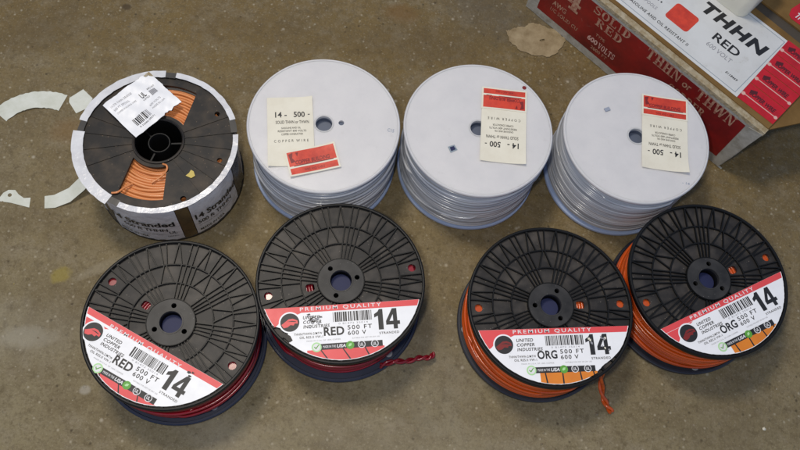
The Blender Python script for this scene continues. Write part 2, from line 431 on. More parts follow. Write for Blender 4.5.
    mb.poly(circle(-27, V(45.0), 3.4, 32), zt+.04, WHITEINK, M)
    mb.poly([(-29.5, V(44.8)), (-27.6, V(47.2)), (-24.4, V(42.6)), (-25.2, V(42.3)), (-27.7, V(45.6)), (-28.8, V(44.2))], zt+.09, GREENINK, M)
    mb.poly(circle(4.6, V(45.0), 3.9, 32), zt, GREENINK, M)
    mb.poly([(2.8, V(46.0)), (3.8, V(43.4)), (6.2, V(43)), (5.8, V(45.4)), (4, V(46.4))], zt+.04, PALEGREEN, M)
    for x in (15.5, 28.0):
        mb.poly(circle(x, V(45.0), 3.6, 28), zt, WHITEINK, M); mb.poly(circle(x, V(45.0), 2.9, 28), zt+.04, INK, M)
        mb.text('UL', x-1.8, V(46.7), 3.6, 3.0, zt+.08, WHITEINK, .03, M=M)
    return mb, M, zt, V

SPOOLS = [
 # x, y, band angle, d, flange angle, colour, word, label text, tears, winding radius
 (-.1917, .1735, -17.5, 25.2, 175, 'r', 'RED', 'black spool of red wire with its label sloping down, below the opened spool', [(46, 0, 0)], .0768),
 (-.0451, .2481, 16.2, 24.0, 188, 'r', 'RED', 'black spool with a smudged RED label and a twisted red wire end', [(-60, 9, 7)], .0742),
 (.1615, .2683, 14.1, 23.6, 0, 'o', 'ORG', 'black spool with a worn ORG label and an orange wire tail on the floor', [(46, 3, 18)], .0765),
 (.3177, .3310, 36.3, 24.5, -4, 'o', 'ORG', 'black spool of orange wire with its label climbing right, nearest the right edge', [(46, 0, 0)], .0752),
]
for i, (x, y, ang, d, fa, c, word, lab, tears, wr) in enumerate(SPOOLS):
    root = empty('wire_spool', (x, y, 0), R_(ang), lab, 'wire spool', 'black spools of wire in the front row')
    f = black_flange().build('top_flange', root, rotz=R_(fa), smooth=30)
    hub = black_hub().build('hub', root, rotz=R_(fa), smooth=30)
    RL_ = .0846 if c == 'r' else RB
    mb = MB(); mb.lathe([(.0098, .0), (.0785, .0), (RL_-.001, .0006), (RL_, .002), (RL_, .0062), (RL_-.0008, .0068), (RL_-.0028, .0068), (RL_-.0035, .0045), (.0098, .0040)], BLACK_BLUE_SHADE if c == 'r' else BLACK_GREY_SHADE, 128)
    for k in range(3):
        a = R_(20+120*k+ang*3); mb.lathe([(.0001, .0052), (.0036, .0052), (.0042, .0046), (.0042, .004), (.0001, .004)], GREYINK, 20, M=Matrix.Translation((.0745*math.cos(a), .0745*math.sin(a), 0)))
    mb.build('bottom_flange', root, smooth=30)
    mb = MB(); mb.lathe([(.0001, .0665), (.0095, .0665), (.0106, .065), (.0106, .064), (.0001, .064)], NAVY, 40); mb.build('bore_shade_disc', hub, smooth=30)  # added disc, its navy stands in for the shade down the bore
    wound = winding(wr, .0075, HB-.0076, .00152, RED_WIRE if c == 'r' else ORANGE_WIRE, 11+i, 7, jr=.0009, inner=True).build('wire_winding', root, smooth=70)
    mb, M, zt, V = black_label(c, word, d, tears, i, ((-5, -2.6), (0, 0), (0, 0), (0, -.3))[i])
    if i == 1:                                               # scraped patch over the maker's name and a dark chip
        rg = random.Random(4)
        for k in range(16):
            px, py = -30+rg.gauss(0, 3.6), V(15.5)+rg.gauss(0, 3.4); a0 = rg.uniform(0, 3)
            mb.poly([(px+rg.uniform(.5, 3)*math.cos(a0+t*1.05), py+rg.uniform(.3, 1.6)*math.sin(a0+t*1.05)) for t in range(6)], zt+.02+.01*k, GREYINK if k % 3 else BLACK_WEB, M)
        mb.poly([(-61, V(27)), (-56, V(27.5)), (-51, V(31)), (-49, V(36)), (-52, V(38)), (-56, V(33)), (-60, V(31))], zt+.02, BLACK_WEB, M)
    if i == 2:                                               # flaked print on the big figures
        rg = random.Random(9)
        for k in range(11):
            px, py = rg.choice((35.3, 49.3, 45.8))+rg.gauss(0, 1.2), V(rg.uniform(10, 29))
            mb.poly([(px+rg.uniform(.4, 1.7)*math.cos(t*1.05), py+rg.uniform(.4, 2.0)*math.sin(t*1.05)) for t in range(6)], zt+.02+.008*k, CREAM if k % 2 else GREYINK, M)
    if i == 0:
        for (px, py, s) in ((46.5, V(4), 1), (49, V(7), .8), (50, V(2.5), .6)):
            mb.poly([(px-2*s, py-.5), (px, py-1.2*s), (px+2.4*s, py+.4), (px+.6, py+1.5*s), (px-1.6, py+1.0)], zt+.03, INK, M)
    mb.build('label', root)
    if i in (1, 2):
        if i == 1: P = [(.010, .1880, .016), (.022, .1935, .022), (.036, .1985, .016), (.048, .2055, .012), (.058, .2085, .0095), (.0615, .2135, .009)]
        else: P = [(.2225, .2330, .040), (.2300, .2248, .034), (.2355, .2160, .018), (.2425, .2060, .006), (.2480, .1985, .0036), (.2530, .1935, .0034)]
        Mi = Matrix.Translation((x, y, 0)) @ Matrix.Rotation(R_(ang), 4, 'Z'); Mi.invert()
        twisted_tail([Mi @ Vector(p) for p in P], RED_WIRE if i == 1 else ORANGE_WIRE, .0016 if i == 1 else .0018, 3.4 if i == 1 else 2.1).build('wire_end', wound, smooth=60)

# ------------------------------------------------------------------ white spools
HW, RW = .0912, .0792
def tag_print(mb, M, up, sticker=True):
    """tag in mm, origin at the top-left corner of the tag, y downwards negative; design reads upright on spool one"""
    z = .35
    T = lambda b, x, v, w, h, bold=.012, sp=1., m=INK: mb.text(b, x, -v, w, h, z, m, bold, sp, M=M)
    T('14 -', 8, 24, 12, 6.6, .02); T('500', 27, 24, 11.5, 6.6, .02); mb.rect(41.5, -21.4, 43.6, -20.4, z, INK, M)
    T('SOLID THHN or THWN', 8.5, 31.5, 34, 3.7, .012)
    T('GASOLINE AND OIL', 14, 37.6, 20, 2.1); T('RESISTANT 600 VOLTS', 10.5, 41.2, 29, 2.3); T('COPPER CONDUCTOR', 14, 45, 22, 2.3)
    T('C O P P E R  W I R E', 6.5, 53, 35, 3.0, .004, 1.1)
def sheet(mb, x0, y0, x1, y1, z, th, m, M, n=12):
    """a thin sheet of paper as a fine grid, so that it can be bent"""
    v = []; f = []; k = (n+1)*(n+1)
    for dz in (0, th):
        for j in range(n+1):
            for i in range(n+1): v.append((x0+(x1-x0)*i/n, y0+(y1-y0)*j/n, z+dz))
    for j in range(n):
        for i in range(n):
            b = j*(n+1)+i; q = (b, b+1, b+n+2, b+n+1)
            f.append(tuple(k+t for t in q)); f.append(q[::-1])
    edge = [i for i in range(n+1)]+[(n+1)*j+n for j in range(1, n+1)]+[(n+1)*n+i for i in range(n-1, -1, -1)]+[(n+1)*j for j in range(n-1, 0, -1)]
    for a, b in zip(edge, edge[1:]+edge[:1]): f.append((a, b, b+k, a+k))
    mb.add(v, f, m, M)
def bend(mb, M, fn):
    Mi = M.inverted()
    for i, p in enumerate(mb.v):
        q = Mi @ Vector(p); q.z += fn(q.x, q.y); mb.v[i] = M @ q
def sticker_print(mb, M, w, h):
    """red sticker, origin top-left, y down"""
    z = .75
    sheet(mb, 0, -h, w, 0, .42, .2, CREAM, M)
    b = 1.8
    sheet(mb, b, -h*.62, w-b, -b, z-.10, .03, REDORG, M); sheet(mb, b, -h+b, w-b, -h*.70, z-.10, .03, REDORG, M)
    mb.text('COPPER BUILDING', w*.16, -h*.58, w*.68, h*.16, z, DARKRED, .03, 1.0, .2, M=M)
    mb.rect(w*.12, -h*.64, w*.9, -h*.605, z, DARKRED, M)
    mb.poly([(w*.06, -h*.14), (w*.15, -h*.10), (w*.12, -h*.30), (w*.17, -h*.46), (w*.08, -h*.50)], z, DARKRED, M)
    mb.poly([(w*.20, -h*.12), (w*.26, -h*.12), (w*.22, -h*.28)], z, DARKRED, M)
    mb.text('WIRE AND CABLE', w*.30, -h*.88, w*.40, h*.10, z, DARKRED, .01, M=M)

WH = [
 (-.0986, .4062, 'white spool with a small hole beside its bore and a crooked red sticker'),
 (.0598, .4390, 'white spool with a small blue mark, middle of the three white ones'),
 (.2271, .4697, 'white spool with a red-topped tag standing against the long red carton'),
]
for i, (x, y, lab) in enumerate(WH):
    root = empty('wire_spool', (x, y, 0), 0, lab, 'wire spool', 'white spools of wire in the back row')
    mb = MB(); holes = [circle(0, 0, .0086, 40)]
    if i == 0: holes.append(circle(.0172, .0052, .0029, 24))
    mb.plate(circle(0, 0, .0768, 128), holes, HW-.0040, HW-.0006, WHITE_PL)
    mb.lathe([(.0766, HW-.0045), (.0766, HW-.0007), (.0771, HW-.0001), (.0779, HW), (.0787, HW-.0005), (RW, HW-.0016), (RW, HW-.0036), (.0787, HW-.0045)], WHITE_PL, 144)
    mb.lathe([(.0086, HW-.001), (.0088, HW-.0002), (.0099, HW-.0002), (.0104, HW-.001)], WHITE_PL, 48)
    if i == 0:
        mb.text('C15', .0655, .0065, .007, .004, HW-.0005, WHITE_MARK, .02)
    if i == 2:
        mb.box((-.0345, .0248, HW-.0001), (.0060, .0040, .0014), WHITE_MARK, Matrix.Translation((-.0345, .0248, 0)) @ Matrix.Rotation(.6, 4, 'Z') @ Matrix.Translation((.0345, -.0248, 0)))
        mb.text('- 14', .052, -.0455, .008, .0028, HW-.0005, WHITE_MARK, .02)
    if i == 1:
        mb.lathe([(.0001, HW-.0002), (.0018, HW-.0002), (.0024, HW-.0007), (.0001, HW-.0007)], DARKRED, 20, M=Matrix.Translation((.041, .061, 0)))
    mb.build('top_flange', root, smooth=35)
    mb = MB(); mb.lathe([(.0087, HW-.003), (.0087, .003), (.028, .003), (.028, HW-.0042)], BORE_SHADE, 48)
    mb.lathe([(.0001, HW-.009), (.0086, HW-.009), (.0086, HW-.010), (.0001, HW-.010)], BORE_SHADE, 40)  # added disc closing the bore, coloured as the shade inside it
    mb.build('hub', root, smooth=35)
    mb = MB(); mb.lathe([(.009, 0), (.0770, 0), (.0787, .0008), (RW, .002), (RW, .0046), (.0786, .0056), (.0770, .0056), (.009, .0046)], WHITE_PL_SHADE, 128); mb.build('bottom_flange', root, smooth=35)
    winding(.0752, .0062, HW-.0050, .00150, WHITE_WIRE, 31+i, 6, jr=.0011).build('wire_winding', root, smooth=70)
    if i == 1:
        mb = MB(); A = Matrix.Translation((-.0228, -.0305, HW-.0006)) @ Matrix.Rotation(R_(35), 4, 'Z') @ Matrix.Scale(.001, 4)
        mb.plate([(-4, -3.6), (4.2, -3.2), (3.8, 3.6), (-3.6, 3.9)], [], .1, .4, LINE_BLUE, A); mb.poly([(-2.6, -2.2), (2.8, -2), (2.4, 2.4), (-2.2, 2.5)], .45, NAVY, A); mb.build('blue_tape_mark', root)
    # paper tag, slightly lifted from the flange
    mb = MB()
    if i == 0:
        A = Matrix.Translation((-.0642, .0155, HW+.0001)) @ Matrix.Rotation(R_(15.3), 4, 'Z') @ Matrix.Scale(.001, 4)
        sheet(mb, 0, -80, 47, 0, .05, .2, CREAM, A); tag_print(mb, A, True)
        bend(mb, A, lambda x, y: .35*(1+math.sin(x*.13+y*.05))*min(1, max(0, (-y)/60+.1)) + 2.2*max(0, (x-30)/17)**2*max(0, (y+22)/22)**2 + 1.5*max(0, (14-x)/14)**2*max(0, (-58-y)/22)**2)
        mb.build('paper_tag', root)
        mb = MB(); B = Matrix.Translation((-.0312, -.0425, HW+.0001)) @ Matrix.Rotation(R_(26.3), 4, 'Z') @ Matrix.Scale(.001, 4)
        sticker_print(mb, B, 52, 29)
        bend(mb, B, lambda x, y: .9+.25*math.sin(x*.16)+1.6*max(0, (x-38)/14)**2*max(0, (y+12)/12)**2+1.2*max(0, (12-x)/12)**2*max(0, (-18-y)/11)**2); mb.build('red_sticker', root)
    else:
        ox, oy, an = ((-.0042, .0505, 6.8), (.0012, .0532, 4.0))[i-1]
        A0 = Matrix.Translation((ox, oy, HW+.0001)) @ Matrix.Rotation(R_(an), 4, 'Z') @ Matrix.Scale(.001, 4)
        W_, L_ = (48.8, 50.5)[i-1], (89, 90)[i-1]
        sheet(mb, .6, -L_, W_-.3, -3, .05, .2, CREAM, A0)
        wf = lambda x, y, i=i: .3*(1+math.sin(x*.11+y*.06+i))+(1.8+i*.5)*max(0, (x-28)/20)**2*max(0, (-66-y)/24)**2+1.0*max(0, (12-x)/12)**2*max(0, (-70-y)/20)**2
        A = A0 @ Matrix.Translation((W_, -L_, 0)) @ Matrix.Rotation(PI, 4, 'Z')
        tag_print(mb, A, False); bend(mb, A0, wf); mb.build('paper_tag', root)
        mb = MB()
        B = A0 if i == 2 else A0 @ Matrix.Translation((W_, -26.5, 0)) @ Matrix.Rotation(PI, 4, 'Z')
        sticker_print(mb, B, W_, 26.5); bend(mb, A0, wf); mb.build('red_sticker', root)

# ------------------------------------------------------------------ the opened, half used spool
HU, RU = .0831, .0785
ux, uy = -.2584, .3522
root = empty('opened_wire_spool', (ux, uy, 0), 0, 'opened black spool with white paper rim, pale orange wire and crumpled bar code label', 'wire spool')
mb = MB(); zf = HU-.0050
def sector(r0, r1, a0, a1, n=22):
    o = [(r1*math.cos(R_(a0+(a1-a0)*i/n)), r1*math.sin(R_(a0+(a1-a0)*i/n))) for i in range(n+1)]
    return o+[(r0*math.cos(R_(a1+(a0-a1)*i/n)), r0*math.sin(R_(a1+(a0-a1)*i/n))) for i in range(n+1)]
def window(t):
    ai = [51.6+(124-51.6)*i/16 for i in range(17)]; ao = [111-(111-71.3)*i/16 for i in range(17)]
    return [(.0300*math.cos(R_(a+t)), .0300*math.sin(R_(a+t))) for a in ai]+[(.0662*math.cos(R_(a+t)), .0662*math.sin(R_(a+t))) for a in ao]
holes = [window(180), window(0), circle(0, 0, .0238, 56), circle(.0485, .0444, .0028, 16), circle(.0655, -.007, .0028, 16), circle(.0427, -.0563, .003, 16), circle(-.060, .028, .003, 16)]
mb.plate(circle(0, 0, .0772, 128), holes, zf, zf+.0032, USED_BLACK)
mb.lathe([(.0765, zf-.0006), (.0765, HU-.0006), (.0771, HU), (.0778, HU), (RU, HU-.0008), (RU, zf), (.078, zf-.0006)], USED_BLACK, 144)
for k in range(24):
    a = R_(k*15+6)
    if 48 < (k*15+6) < 128 or 228 < (k*15+6) < 308: continue
    mb.box((.0505, 0, zf+.0035), (.050, .0008, .0010), USED_BLACK, Matrix.Rotation(a, 4, 'Z'))
mb.build('top_flange', root, smooth=30)
mb = MB()
mb.lathe([(.0236, HU-.0008), (.0247, HU+.0002), (.0262, HU-.0002), (.0268, HU-.003), (.0262, zf-.002), (.0238, zf-.002)], USED_BLACK, 72)
mb.lathe([(.0236, HU-.002), (.0236, .012), (.0262, .012), (.0262, HU-.003)], BLACK_RIB, 64)
mb.lathe([(.0096, .004), (.0096, HU-.006), (.0101, HU-.0052), (.0110, HU-.0052), (.0115, HU-.006), (.0115, .004)], BLACK_RIB, 48)
for a in (15, 150, 262): mb.box((.0172, 0, .042), (.0125, .0016, .066), BLACK_RIB, Matrix.Rotation(R_(a), 4, 'Z'))
mb.lathe([(.0001, .012), (.0236, .012), (.0236, .0105), (.0001, .0105)], BLACK_RIB, 48)
mb.build('hub', root, smooth=35)
mb = MB(); mb.lathe([(.011, 0), (.0770, 0), (RU, .0015), (RU, .0045), (.077, .0056), (.011, .0050)], USED_BLACK, 128); mb.build('bottom_flange', root, smooth=35)
mb = MB(); rg = random.Random(3)                             # top layer of the coil, seen through the two windows
for k in range(13):
    r0 = .0288+k*.00300; zz = zf-.0042+rg.uniform(-.0009, .0007); ph = rg.uniform(0, 6.28); pts = []
    for i in range(161):
        a = 2*PI*i/160
        rr = r0+.0005*math.sin(2*a+ph)+.0004*math.sin(5*a+ph*2)
        pts.append((rr*math.cos(a), rr*math.sin(a), zz+.0007*math.sin(3*a+ph)))
    mb.tube(pts, .00155, TAN_WIRE, 7, cap=False)
mb.lathe([(.027, .0068), (.0665, .0068), (.0665, zf-.0052), (.027, zf-.0052)], TAN_WIRE, 72)
mb.build('wire_winding', root, smooth=70)
twisted_tail([(-.012, -.050, zf-.001), (-.0165, -.0575, zf+.0030), (-.0205, -.0645, zf+.0052), (-.026, -.0668, zf+.0052)], TAN_WIRE, .0011, 0, True).build('wire_end', root, smooth=60)
twisted_tail([(.012, -.024, zf+.003), (.017, -.0262, zf+.0062), (.0182, -.0305, zf+.005), (.014, -.0365, zf+.001), (.006, -.045, zf-.001)], TAN_WIRE, .0010, 0, True).build('wire_end', root, smooth=60)
# white paper rim in four strips with bare gaps
rg = random.Random(5)
def arc_strip(mb, r0, r1, a0, a1, z, th, m, cx=0, cy=0, wob=.0006, n=None, bow=0.):
    n = n or max(4, int(abs(a1-a0)/3)); v = []; f = []
    for i in range(n+1):
        a = R_(a0+(a1-a0)*i/n); e0 = rg.uniform(-1, 1)*wob; e1 = rg.uniform(-1, 1)*wob; zz = z+bow*math.sin(PI*i/n)+rg.uniform(0, 1)*wob*.25
        c, s = math.cos(a), math.sin(a)
        v += [(cx+(r0+e0)*c, cy+(r0+e0)*s, zz), (cx+(r1+e1)*c, cy+(r1+e1)*s, zz), (cx+(r1+e1)*c, cy+(r1+e1)*s, zz+th), (cx+(r0+e0)*c, cy+(r0+e0)*s, zz+th)]
    for i in range(n):
        b = i*4
        for k in range(4): f.append((b+k, b+(k+1) % 4, b+4+(k+1) % 4, b+4+k))
    f.append((0, 1, 2, 3)); e = n*4; f.append((e+3, e+2, e+1, e))
    mb.add(v, f, m)
for (a0, a1, r0, r1) in ((31, 93, .0752, .0812), (101, 177, .0745, .0826), (186, 251, .0730, .0843), (259, 378, .0757, .0814)):
    mb = MB(); arc_strip(mb, r0, r1, a0, a1, HU+.0001, .0003, FILM, -.001, 0, .0003); mb.build('paper_rim_strip', root, smooth=40)
for (a0, a1) in ((93, 101), (177, 186), (251, 259), (20, 31)):
    mb = MB(); arc_strip(mb, .0742, .0806, a0, a1, HU+.00005, .0003, TAPE_DARK, -.001, 0, .0002); mb.build('tape_strip', root, smooth=40)
# wrapped side: printed paper sections, tape between
def wrap(a0, a1, r, z0, z1, m, name, prints=(), wob=.0):
    mb = MB(); n = max(3, int((a1-a0)/2)); v = []; f = []
    for i in range(n+1):
        a = R_(a0+(a1-a0)*i/n)
        for j in range(6):
            rr = r+wob*math.sin(i*1.7+j*2.1)+wob*.6*math.sin(i*.9-j*1.1); z = z0+(z1-z0)*j/5
            v.append((rr*math.cos(a), rr*math.sin(a), z))
    for i in range(n):
        for j in range(5): f.append((i*6+j, i*6+6+j, i*6+7+j, i*6+j+1))
    k = len(v); v2 = [(x*.9955, y*.9955, z) for x, y, z in v]; mb.add(v, f, m); mb.add(v2, [q[::-1] for q in f], m)
    for (body, ac, zc, w, h, bold, mm) in prints:
        tv, tf, xa, xb, ya, yb = text_mesh(body, bold, 1.)
        P = []
        for p in tv:
            s = (p[0]-xa)/(xb-xa)*w; a = R_(ac)+s/r; rr = r+wob*1.7+.0004
            P.append((rr*math.cos(a), rr*math.sin(a), zc+(p[1]-ya)/(yb-ya)*h))
        mb.add(P, tf, mm)
    o = mb.build(name, root, smooth=60); return o
ZW0, ZW1 = .0060, HU-.0052
wrap(209, 233, .0776, .010, ZW1, FILM, 'side_label', [('14 Stranded', 212, .036, .024, .005, .02, GREYINK), ('UL', 222, .024, .007, .006, .03, INK), ('MADE IN USA', 214, .014, .022, .0025, 0, GREYINK)], .0007)
wrap(233.5, 243.5, .0780, ZW0, ZW1, TAPE_DARK, 'tape_strip', wob=.0003)
wrap(244, 297.5, .0784, ZW0, ZW1, FILM, 'side_label', [('14 Stranded', 246, .0420, .066, .0115, .03, INK), ('500 ft THHN', 254, .0300, .046, .0075, .02, INK), ('GASOLINE AND OIL RESISTANT 600 VOLTS', 249, .0215, .046, .003, 0, GREYINK), ('MADE IN USA', 248, .0125, .032, .005, .02, INK), ('UL', 288, .024, .008, .006, .02, INK), ('LISTED', 286, .016, .011, .003, 0, INK)], .0003)
wrap(298, 307.5, .0786, ZW0, ZW1, TAPE, 'tape_strip', wob=.0003)
wrap(308, 352, .0784, ZW0+.001, ZW1, FILM, 'side_label', [('14 Stranded', 310, .0420, .056, .0115, .03, INK), ('500 ft THHN', 311, .0300, .044, .0075, .02, INK), ('GASOLINE AND OIL RESISTANT', 311, .024, .046, .003, 0, GREYINK), ('MADE IN USA', 311, .0125, .030, .005, .01, INK)], .0003)
wrap(353, 371, .0780, ZW0, ZW1, TAPE_DARK, 'tape_strip', wob=.0004)
wrap(12, 200, .0770, ZW0, ZW1, FILM, 'side_label', wob=.0004)
# crumpled bar code label lying over the flange
mb = MB(); A = Matrix.Translation((-.0655, .0245, HU+.0007)) @ Matrix.Rotation(R_(57.5), 4, 'Z')
LW, LH, N = .0600, .0525, 26
def hgt(x, y):
    return .0009*abs(math.sin(x*120+y*60+1))+.0010*math.sin(x*60-y*120)+.0007*abs(math.sin(x*170-y*210))+.0003*math.sin(x*420+y*230)+.004*max(0, (x-.75*LW)/LW)*max(0, (y+.2*LH)/LH)*4*0+.0010
v = []; f = []
for j in range(N+1):
    for i in range(N+1):
        x, y = LW*i/N, -LH*j/N
        if j == 0: y -= rg.uniform(0, .0012)*(1 if i > N*.7 else .3)
        if i == N: x -= rg.uniform(0, .0011)
        if j == N and i > 16: y += rg.uniform(0, .0022)
        v.append((x, y, hgt(x, y)))
for j in range(N):
    for i in range(N):
        if i >= N-4 and j < 2 and (i+j) % 2 == 0 and i > N-3: continue
        b = j*(N+1)+i; f.append((b, b+N+1, b+N+2, b+1))
mb.add(v, f, PAPER, A); mb.add([(p[0], p[1], p[2]-.00025) for p in v], [q[::-1] for q in f], PAPER, A)
def drape(pts, m, dz=.0002): mb.add([(x, y, hgt(x, y)+dz) for x, y in pts], [range(len(pts))], m, A)
def dtext(body, x0, y0, w, h, m, bold=0.):
    tv, tf, xa, xb, ya, yb = text_mesh(body, bold, 1.)
    mb.add([(x0+(p[0]-xa)/(xb-xa)*w, y0+(p[1]-ya)/(yb-ya)*h, hgt(x0+(p[0]-xa)/(xb-xa)*w, y0+(p[1]-ya)/(yb-ya)*h)+.00025) for p in tv], tf, m, A)
x = .010
while x < .030:
    w = rg.choice((.0006, .0006, .001, .0016))
    for q in range(4): drape([(x, -.043+q*.0024), (x+w, -.043+q*.0024), (x+w, -.043+(q+1)*.0024), (x, -.043+(q+1)*.0024)], INK if x < .024 else GREYINK)
    x += w+rg.choice((.0006, .001, .0014))
dtext('0 32886 09271', .011, -.0468, .019, .0019, INK)
dtext('14 STR THHN ORANGE', .004, -.010, .026, .0026, GREYINK); dtext('500 FT SPOOL', .004, -.0150, .019, .0024, GREYINK); dtext('COPPER BUILDING WIRE', .004, -.0195, .024, .0018, GREYINK)
dtext('UL', .034, -.0215, .006, .0068, INK, .02); dtext('LISTED', .0335, -.0245, .008, .0018, INK)
for q in range(5): drape([(.044+q*.0015, -.0255), (.0452+q*.0015, -.0255), (.0452+q*.0015, -.0185), (.044+q*.0015, -.0185)], GREYINK)
dtext('AWG 14/19', .044, -.017, .009, .0022, INK)
dtext('600 VOLTS', .034, -.034, .014, .0024, GREYINK); dtext('MADE IN USA', .034, -.0385, .016, .0022, GREYINK)
drape([(.055, -.0005), (.0595, -.001), (.0597, -.008), (.057, -.0055)], CARDPALE, .0004); drape([(.052, -.0012), (.055, -.001), (.056, -.004), (.053, -.0035)], CARDPALE, .0005)
mb.build('barcode_label', root, smooth=50)
mb = MB(); mb.plate([(-.004, -.0028), (.002, -.0042), (.005, -.0008), (.0022, .0036), (-.0008, .0046), (-.0016, .001)], [], 0, .0006, YELLOWBIT)
tag(mb.build('paper_chip', None, (ux+.042, uy-.029, HU-.0012)), 'small yellow paper chip lying on the opened black spool', 'scrap')

# ------------------------------------------------------------------ floor scraps
def scrap(name, label, cat, bits):
    mb = MB()
    for b in bits: arc_strip(mb, *b)
    return tag(mb.build(name, None, smooth=50), label, cat, 'white paper scraps on the floor')
CX, CY = -.412, .352
scrap('paper_scrap', 'curved greenish white paper strip on the floor, cut at the photo\'s left edge', 'scrap', [(.0500, .0715, 83, 152, .0003, .0003, SCRAP, CX, CY, .0006, 26, .0018)])
mb = MB(); mb.plate([(-.386, .4030), (-.3755, .4135), (-.3748, .4262), (-.389, .4350), (-.4000, .4205), (-.3985, .4150)], [], .0003, .0006, SCRAP)
tag(mb.build('paper_scrap', None), 'small square white paper scrap on the floor beside the opened spool\'s rim', 'scrap', 'white paper scraps on the floor')
mb = MB(); n = 14; v = []; f = []
A1 = [(-.3835, .2975), (-.3740, .3010), (-.3610, .3115), (-.3500, .3270), (-.3425, .3400), (-.3340, .3510)]
B1 = [(-.3786, .2838), (-.3680, .2868), (-.3540, .2960), (-.3420, .3100), (-.3320, .3230), (-.3250, .3350)]
Zs = [.0004, .0008, .003, .009, .018, .028]
for (p, q, z) in zip(A1, B1, Zs): v += [(*p, z), (*q, z), (*q, z+.0004), (*p, z+.0004)]
for i in range(5):
    for k in range(4): f.append((i*4+k, i*4+(k+1) % 4, i*4+4+(k+1) % 4, i*4+4+k))
f += [(0, 1, 2, 3), (23, 22, 21, 20)]; mb.add(v, f, SCRAP)
tag(mb.build('paper_scrap', None, smooth=50), 'long curved white paper tail rising from the floor to the opened spool', 'scrap', 'white paper scraps on the floor')
mb = MB(); mb.plate([(-.4300, .2810), (-.4150, .2822), (-.3945, .2812), (-.3972, .2925), (-.4040, .2905), (-.4110, .2935), (-.4160, .2975), (-.4230, .2960), (-.4270, .2915)], [circle(-.4195, .2905, .0022, 10)], .0003, .0006, SCRAP)
tag(mb.build('paper_scrap', None), 'ragged white paper scrap with a hole, on the floor at the left edge', 'scrap', 'white paper scraps on the floor')
# torn beige piece of card near the carton
rg = random.Random(21); base = [(.0795, .6385), (.0850, .6255), (.0900, .6205), (.1010, .6135), (.1160, .6100), (.1250, .6120), (.1350, .6118), (.1450, .6190), (.1520, .6320), (.1555, .6435), (.1480, .6490), (.1410, .6560), (.1300, .6550), (.1200, .6590), (.1080, .6570), (.1020, .6490), (.0930, .6480), (.0850, .6400)]
pts = []
for i in range(len(base)):
    p, q = base[i], base[(i+1) % len(base)]
    for k in range(4): pts.append((p[0]+(q[0]-p[0])*k/4+rg.uniform(-1, 1)*.0011, p[1]+(q[1]-p[1])*k/4+rg.uniform(-1, 1)*.0011))
mb = MB(); mb.plate(pts, [[(.1225, .6335), (.1250, .6325), (.1290, .6350), (.1285, .6375), (.1245, .6362)]], .0004, .0014, TORN)
tag(mb.build('torn_card', None), 'torn beige piece of card with a small hole lying beside the red carton', 'scrap')
# loose grit
mb = MB(); rg = random.Random(77)
for k in range(420):
    px, py = rg.uniform(-.62, .62), rg.uniform(-.02, .95); s = rg.choice((.0004, .0005, .0006, .0008, .0012, .0018))*rg.uniform(.6, 1.3)
    v = [(px+s*math.cos(t*1.2566+k), py+s*rg.uniform(.6, 1)*math.sin(t*1.2566+k), .0001) for t in range(5)]+[(px+rg.uniform(-.3, .3)*s, py, s*.9)]
    mb.add(v, [(i, (i+1) % 5, 5) for i in range(5)], rg.choice((DIRT, DIRT, TORN, CREAM, YELLOWBIT) if k % 4 == 0 else (DIRT, TORN)))
g = mb.build('grit', None); g['kind'] = 'stuff'; g['label'] = 'loose grit and crumbs scattered over the concrete floor'; g['category'] = 'grit'

# ------------------------------------------------------------------ red carton
BO = (.0993, .6827); BA = math.atan2(-.56187, .82722); BL, BD, BH = .3190, .345, .0945
carton = empty('carton', (*BO, 0), BA, 'long red printed carton with a white label and worn pale edges', 'carton')
Mm = Matrix.Scale(.001, 4)
